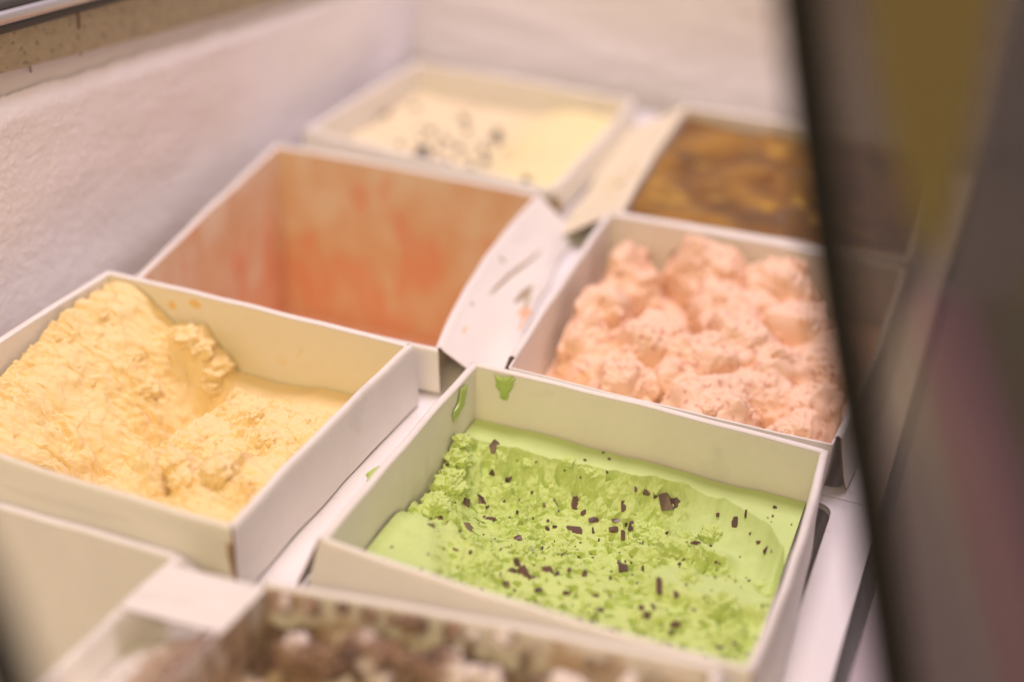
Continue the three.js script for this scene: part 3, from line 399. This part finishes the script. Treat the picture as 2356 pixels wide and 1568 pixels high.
// --- speckled vanilla
{
  const vy = (x, z) => 0.095 + 0.012 * sstep(-0.30, -0.24, x) + 0.004 * fbm(x * 20, z * 20, 4, 3) - 0.012 * blob(x, z, -0.28, -0.56, 0.05, 0.03) + 0.004 * sstep(-0.26, -0.34, x) * fbm(x * 80, z * 80, 7, 3);
  const t = thing('speckled_ice_cream', 'pale vanilla ice cream with dark chips at one side', 'ice cream');
  mesh('ice_cream_body', fill(C.vanilla, 0.126, 160, 160, vy, null, (x, y, z) => { const n = fbm(x * 30, z * 30, 9, 3), k = sstep(-0.25, -0.32, x + 0.03 * n); return mix3([0.82, 0.73, 0.40], [0.78, 0.68, 0.46], k); }), ice(0.45), t);
  const spots = [[800, 330, 40], [645, 370, 34], [1080, 395, 44], [890, 470, 40], [1255, 500, 56], [1275, 520, 40], [840, 590, 60], [860, 620, 46], [1040, 570, 40], [1190, 650, 50], [710, 550, 34], [930, 560, 36], [920, 640, 30], [1090, 690, 26], [1430, 740, 36], [1320, 590, 20], [780, 610, 26], [990, 640, 26], [1120, 620, 26], [950, 500, 24]];
  const dm = new THREE.MeshStandardMaterial({ color: rgb(0.15, 0.14, 0.11), roughness: 0.5 }), sr = rng(63);
  for (let i = 0; i < 26; i++) spots.push([780 + 480 * sr(), 420 + 260 * sr() + 60 * sr(), 14 + 22 * sr()]);
  spots.forEach(([x, y, s], i) => { const px = (1100 + x * 0.7014) / 1.7386, py = (200 + y * 0.7014) / 1.7386, p = drop(px, py, vy), k = s * 0.7014 / 1.7386 * p.distanceTo(EYE) / F; const m = mesh('chocolate_chip', shards[(i * 3) % 8], dm, t); m.position.copy(p); m.scale.set(k * 1.7, k * 1.2, k * 1.1); m.rotation.set(-0.9, i * 1.3, 0.2 * i); });
}
// --- chocolate
const chocBody = fill(C.brown, 0.150, 220, 200, (x, z) => { const d = z - table([[-0.14, 0.165], [0.13, 0.125]], x); return 0.096 + 0.048 * Math.exp(-Math.max(0, d) / 0.034) + 0.016 * fbm(x * 24, z * 24, 5, 3) * sstep(0, 0.012, d) + 0.006 * fbm(x * 90, z * 90, 8, 3); }, null,
  (x, y, z) => { const n = fbm(x * 30, z * 30, 19, 4), b = fbm(x * 50, z * 50, 59, 4), d = z - table([[-0.14, 0.165], [0.13, 0.125]], x); let m = mix3([0.32, 0.20, 0.13], [0.13, 0.075, 0.055], sstep(-0.15, 0.25, n)); m = mix3(m, [0.55, 0.42, 0.32], sstep(0.05, 0.3, b) * 0.8); return mix3(m, [0.80, 0.73, 0.70], sstep(0.0, 0.35, fbm(x * 26, z * 40, 91, 4) + 0.3 * sstep(0.0, 0.11, x))); });
{
  const tone = (x, y, z) => { const n = fbm(x * 40, y * 40, z * 40, 4), w = fbm(x * 30, y * 30 + 7, z * 30, 3); return mix3(mix3([0.30, 0.19, 0.125], [0.12, 0.07, 0.05], sstep(-0.1, 0.25, n)), [0.80, 0.73, 0.70], sstep(-0.02, 0.2, w - 0.08 + 0.5 * sstep(-0.02, 0.09, x))); }, gs = [chocBody], r = rng(83);
  for (let i = 0; i < 90; i++) { const u = r(), p = V(mix(C.brown[0][0], C.brown[1][0], u), 0, mix(C.brown[0][1], C.brown[1][1], u)), R = 0.004 + 0.010 * r() * r(), over = r() < 0.35 && u < 0.7; p.z += over ? 0.001 + 0.004 * r() : 0.006 + R + 0.02 * r(); p.y = over ? 0.149 - 0.3 * R : 0.144 - 0.028 * r(); gs.push(lump(p, R * (over ? 0.6 : 1), i * 2.9, 1, tone)); }
  tag(mesh('chocolate_ice_cream', mergeGeometries(gs), ice(0.6)), 'frosty brown and cream chocolate ice cream crusting over its carton edge', 'ice cream');
}

// ---------------------------------------------------------------- small smears on cartons and shelf
function dab(name, label, cat, pts, mat, parent = scene, thick = 0.0015, n = V(0, 1, 0)) {   // a low blob of ice cream lying on a surface
  const c = pts.reduce((a, p) => a.add(p), V(0, 0, 0)).multiplyScalar(1 / pts.length), rings = 6, pos = [c.clone().addScaledVector(n, thick)], idx = [], curve = new THREE.CatmullRomCurve3(pts, true), K = 72;
  for (let r = 1; r <= rings; r++) for (let k = 0; k < K; k++) { const t = r / rings, p = curve.getPoint(k / K), q = c.clone().lerp(p, t * (1 + 0.28 * noise(k * 0.35, 0.5, 3) + 0.12 * noise(k * 0.9, r, 3))); pos.push(q.addScaledVector(n, thick * Math.sqrt(Math.max(0, 1 - t * t)) * (1 + 0.5 * noise(q.x * 300, q.y * 300, q.z * 300)) - (r === rings ? 0.0004 : 0))); }
  for (let k = 0; k < K; k++) { const l = (k + 1) % K; idx.push(0, 1 + k, 1 + l); for (let r = 1; r < rings; r++) { const a = 1 + (r - 1) * K, b = 1 + r * K; idx.push(a + k, b + k, a + l, a + l, b + k, b + l); } }
  const g = new THREE.BufferGeometry(); g.setAttribute('position', new THREE.Float32BufferAttribute(pos.flatMap(p => [p.x, p.y, p.z]), 3)); g.setIndex(idx); g.computeVertexNormals();
  const m = mesh(name, g, mat, parent); if (label) tag(m, label, cat); return m;
}
const mintDab = new THREE.MeshPhysicalMaterial({ color: rgb(0.42, 0.58, 0.14), roughness: 0.4, side: THREE.DoubleSide });
const onZ = (x, y, z) => { const [px, py] = c5(x, y), d = ray(px, py); return d.multiplyScalar((z - EYE.z) / d.z).add(EYE); };
dab('mint_smear', null, null, [[800, 122], [845, 128], [890, 138], [876, 180], [855, 232], [835, 232], [815, 185]].map(([x, y]) => onZ(x, y, -0.1065)), mintDab, greenCarton, 0.0018, V(0, 0, 1));
dab('mint_smear', null, null, [[640, 190], [662, 165], [668, 200], [652, 262], [612, 330], [606, 300], [632, 240]].map(([x, y]) => { const [px, py] = c5(x, y); return atX(px, py, -0.1212); }), mintDab, greenCarton, 0.0012, V(1, 0, 0));
dab('mint_drop', 'small green drop of mint ice cream on the shelf beside its carton', 'ice cream drop', [[842, 1092], [868, 1074], [880, 1074], [872, 1090], [852, 1108]].map(([x, y]) => atY(x, y, PY + 0.012)), mintDab, scene, 0.002);

// ---------------------------------------------------------------- metal strip on the left wall
{
  const t = thing('metal_trim', 'stained brass coloured metal strip with black gasket above the frost', 'trim');
  const ln = (a, b) => { const p = atX(a[0], a[1], WX), q = atX(b[0], b[1], WX), k = (q.y - p.y) / (q.z - p.z); return z => p.y + k * (z - p.z); };
  const bot = ln([0, 158], [620, 0]), top = ln([0, 68], [300, -14]);
  const brass = new THREE.MeshStandardMaterial({ map: tex(1024, 128, (u, v) => { const n = fbm(u * 60, v * 5, 3, 4), b = sstep(0.05, 0.25, fbm(u * 90, v * 9, 8, 3)), d = sstep(0.2, 0.35, fbm(u * 110, v * 5 + 3, 15, 3)); let m = mix3([0.30, 0.25, 0.15], [0.40, 0.34, 0.22], 0.5 + n); m = mix3(m, [0.30, 0.27, 0.22], b * 0.5); return mix3(m, [0.10, 0.08, 0.06], d * 0.6); }), roughness: 0.45, metalness: 0.25 });
  const strip = (y0, y1, x, mat, name, r = 0.004) => mesh(name, sheet((u, v) => { const z = mix(-0.72, 0.14, u); return V(WX + x, mix(y0(z), y1(z), v), z); }, 40, 2, r), mat, t);
  const w = (m) => m;
  strip(bot, top, 0.006, brass, 'metal_strip', 0.006);
  const gap = z => top(z) + 0.004;
  const rod = (off, r, x, mat, name) => { const c = new THREE.LineCurve3(V(WX + x, top(-0.72) + off, -0.72), V(WX + x, top(0.14) + off, 0.14)); mesh(name, new THREE.TubeGeometry(c, 30, r, 14), mat, t); };
  rod(0.0045, 0.0042, 0.009, new THREE.MeshStandardMaterial({ color: rgb(0.02, 0.02, 0.02), roughness: 0.6 }), 'gasket');
  rod(0.0125, 0.0050, 0.012, new THREE.MeshStandardMaterial({ color: rgb(0.6, 0.6, 0.62), roughness: 0.35, metalness: 0.8 }), 'chrome_rod');
  rod(0.0205, 0.0035, 0.009, new THREE.MeshStandardMaterial({ color: rgb(0.04, 0.04, 0.04), roughness: 0.5 }), 'gasket');
  strip(z => top(z) + 0.022, z => top(z) + 0.05, 0.006, new THREE.MeshStandardMaterial({ color: rgb(0.16, 0.16, 0.12), roughness: 0.5 }), 'rail');
  // seams and a dried drip on the liner under the strip
  const dm = new THREE.MeshStandardMaterial({ color: rgb(0.09, 0.05, 0.05), roughness: 0.8 });
  const seam = (pts, r, mat) => { const g = new THREE.TubeGeometry(new THREE.CatmullRomCurve3(pts.map(([x, y, o = 0.0006]) => atX(x, y, WX + o))), 24, r, 6); mesh('seam_line', g, mat, t); };
  seam([[62, 132, 0.003], [66, 148], [71, 166]], 0.0006, dm);
  seam([[180, 62, 0.003], [183, 90], [186, 126]], 0.0009, new THREE.MeshStandardMaterial({ color: rgb(0.25, 0.15, 0.13), roughness: 0.8 }));
  seam([[176, 0, 0.0095], [180, 40, 0.0095], [181, 66, 0.0095]], 0.0011, new THREE.MeshStandardMaterial({ color: rgb(0.13, 0.08, 0.06), roughness: 0.7 }));
}
// ---------------------------------------------------------------- dark ledge to the right
const ledgeMat = new THREE.MeshStandardMaterial({ map: tex(256, 256, (u, v) => { const n = fbm(u * 9, v * 9, 2, 4); return [0.36 + 0.05 * n, 0.31 + 0.05 * n, 0.32 + 0.05 * n]; }), roughness: 0.45, metalness: 0.65 });
const J = atY(2300, 334, PY).z;
structure('freezer_ledge', new THREE.BoxGeometry(0.7, 0.1, J - 0.002 + 1.8).translate(0.178 + 0.35, PY - 0.05, (J - 0.002 - 1.8) / 2), ledgeMat);
structure('freezer_ledge', new THREE.BoxGeometry(0.7, 0.1, 0.6 - J - 0.002).translate(0.178 + 0.35, PY - 0.05, (0.6 + J + 0.002) / 2), ledgeMat);

// ---------------------------------------------------------------- glass door
{
  const t = thing('glass_door', 'tinted glass door with a black edge bar, standing half open over the freezer', 'glass door');
  const DB = 0.50, bar = [[1808, -260], [1838, 0], [1912, 600], [2000, 1150], [2062, 1568], [2125, 1950]].map(([x, y]) => atD(x, y, DB));
  const rubber = new THREE.MeshPhysicalMaterial({ specularIntensity: 0.2, color: rgb(0.006, 0.0055, 0.0035), roughness: 0.95 });
  const cv = new THREE.CatmullRomCurve3(bar);
  mesh('edge_bar', new THREE.TubeGeometry(cv, 40, 0.0082, 16), rubber, t);
  const side = V(1, 0, 0).applyMatrix4(RM).multiplyScalar(0.22).add(V(0, 0, 1).applyMatrix4(RM).multiplyScalar(-0.022));
  const on = (u, v) => cv.getPoint(v).addScaledVector(side, u);
  const plane = new THREE.Plane().setFromCoplanarPoints(on(0, 0), on(0, 1), on(1, 0.5)), eyeSide = Math.sign(plane.distanceToPoint(EYE));
  mesh('pane', sheet((u, v) => on(u, v), 6, 30, 0.003, undefined, [1, 1, 1]), new THREE.MeshPhysicalMaterial({ color: rgb(0.38, 0.34, 0.275), roughness: 0.06, transmission: 1, thickness: 0, ior: 2.1 }), t);
  // coloured film added on the glass to stand for a blurred yellow reflection
  const reflectionFilm = (name, pts, color, tr) => { const g = new THREE.ShapeGeometry(new THREE.Shape(new THREE.SplineCurve([...pts, pts[0]].map(p => new THREE.Vector2(...p))).getPoints(40)), 4), p = g.attributes.position, q = V(0, 0, 0);
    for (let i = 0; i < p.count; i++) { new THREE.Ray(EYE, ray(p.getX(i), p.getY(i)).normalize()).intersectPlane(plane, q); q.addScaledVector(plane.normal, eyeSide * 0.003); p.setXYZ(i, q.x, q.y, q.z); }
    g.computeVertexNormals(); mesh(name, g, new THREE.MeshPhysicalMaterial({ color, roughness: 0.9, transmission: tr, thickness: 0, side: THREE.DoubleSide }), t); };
  reflectionFilm('yellow_reflection_film', [[1985, -250], [2300, -250], [2275, 0], [2225, 300], [2150, 590], [2075, 420], [2010, 100]], rgb(0.50, 0.40, 0.06), 0.9);
}
{
  const n = V(-0.76, 0, -0.65), a = V(0.65, 0, -0.76);  // unseen cloth, added only to put coloured streaks into the pane's reflection
  tag(mesh('added_reflection_cloth', sheet((u, v) => V(1.12, mix(0.15, 0.9 + 0.45 * u + 0.15 * noise(u * 6, 4), v), 1.08).addScaledVector(a, (u - 0.5) * 1.0).addScaledVector(n, 0.035 * Math.sin(u * 34 + 2 * noise(u * 5, v)) + 0.02 * noise(u * 9, v * 2)), 90, 12, 0.003, undefined, [1, 1, 1]),
    new THREE.MeshStandardMaterial({ map: tex(512, 8, (u) => { const w = u * 9 + 0.3 * noise(u * 20, 3), k = Math.floor(w) % 4; return [[0.80, 0.76, 0.78], [0.74, 0.42, 0.62], [0.30, 0.34, 0.22], [0.78, 0.58, 0.66]][k]; }), roughness: 0.9 })), 'mauve, green and white striped cloth, added out of view to colour the reflection in the glass door', 'cloth');
}
{
  const c = new THREE.CatmullRomCurve3([[-260, 900], [-110, 1250], [-10, 1500], [90, 1800]].map(([x, y]) => atD(x, y, 0.42)));
  tag(mesh('rubber_seal', new THREE.TubeGeometry(c, 20, 0.009, 14), new THREE.MeshStandardMaterial({ color: rgb(0.01, 0.01, 0.012), roughness: 0.85 })), 'black rubber seal above the clean empty carton', 'seal');
}
renderer.render(scene, camera);
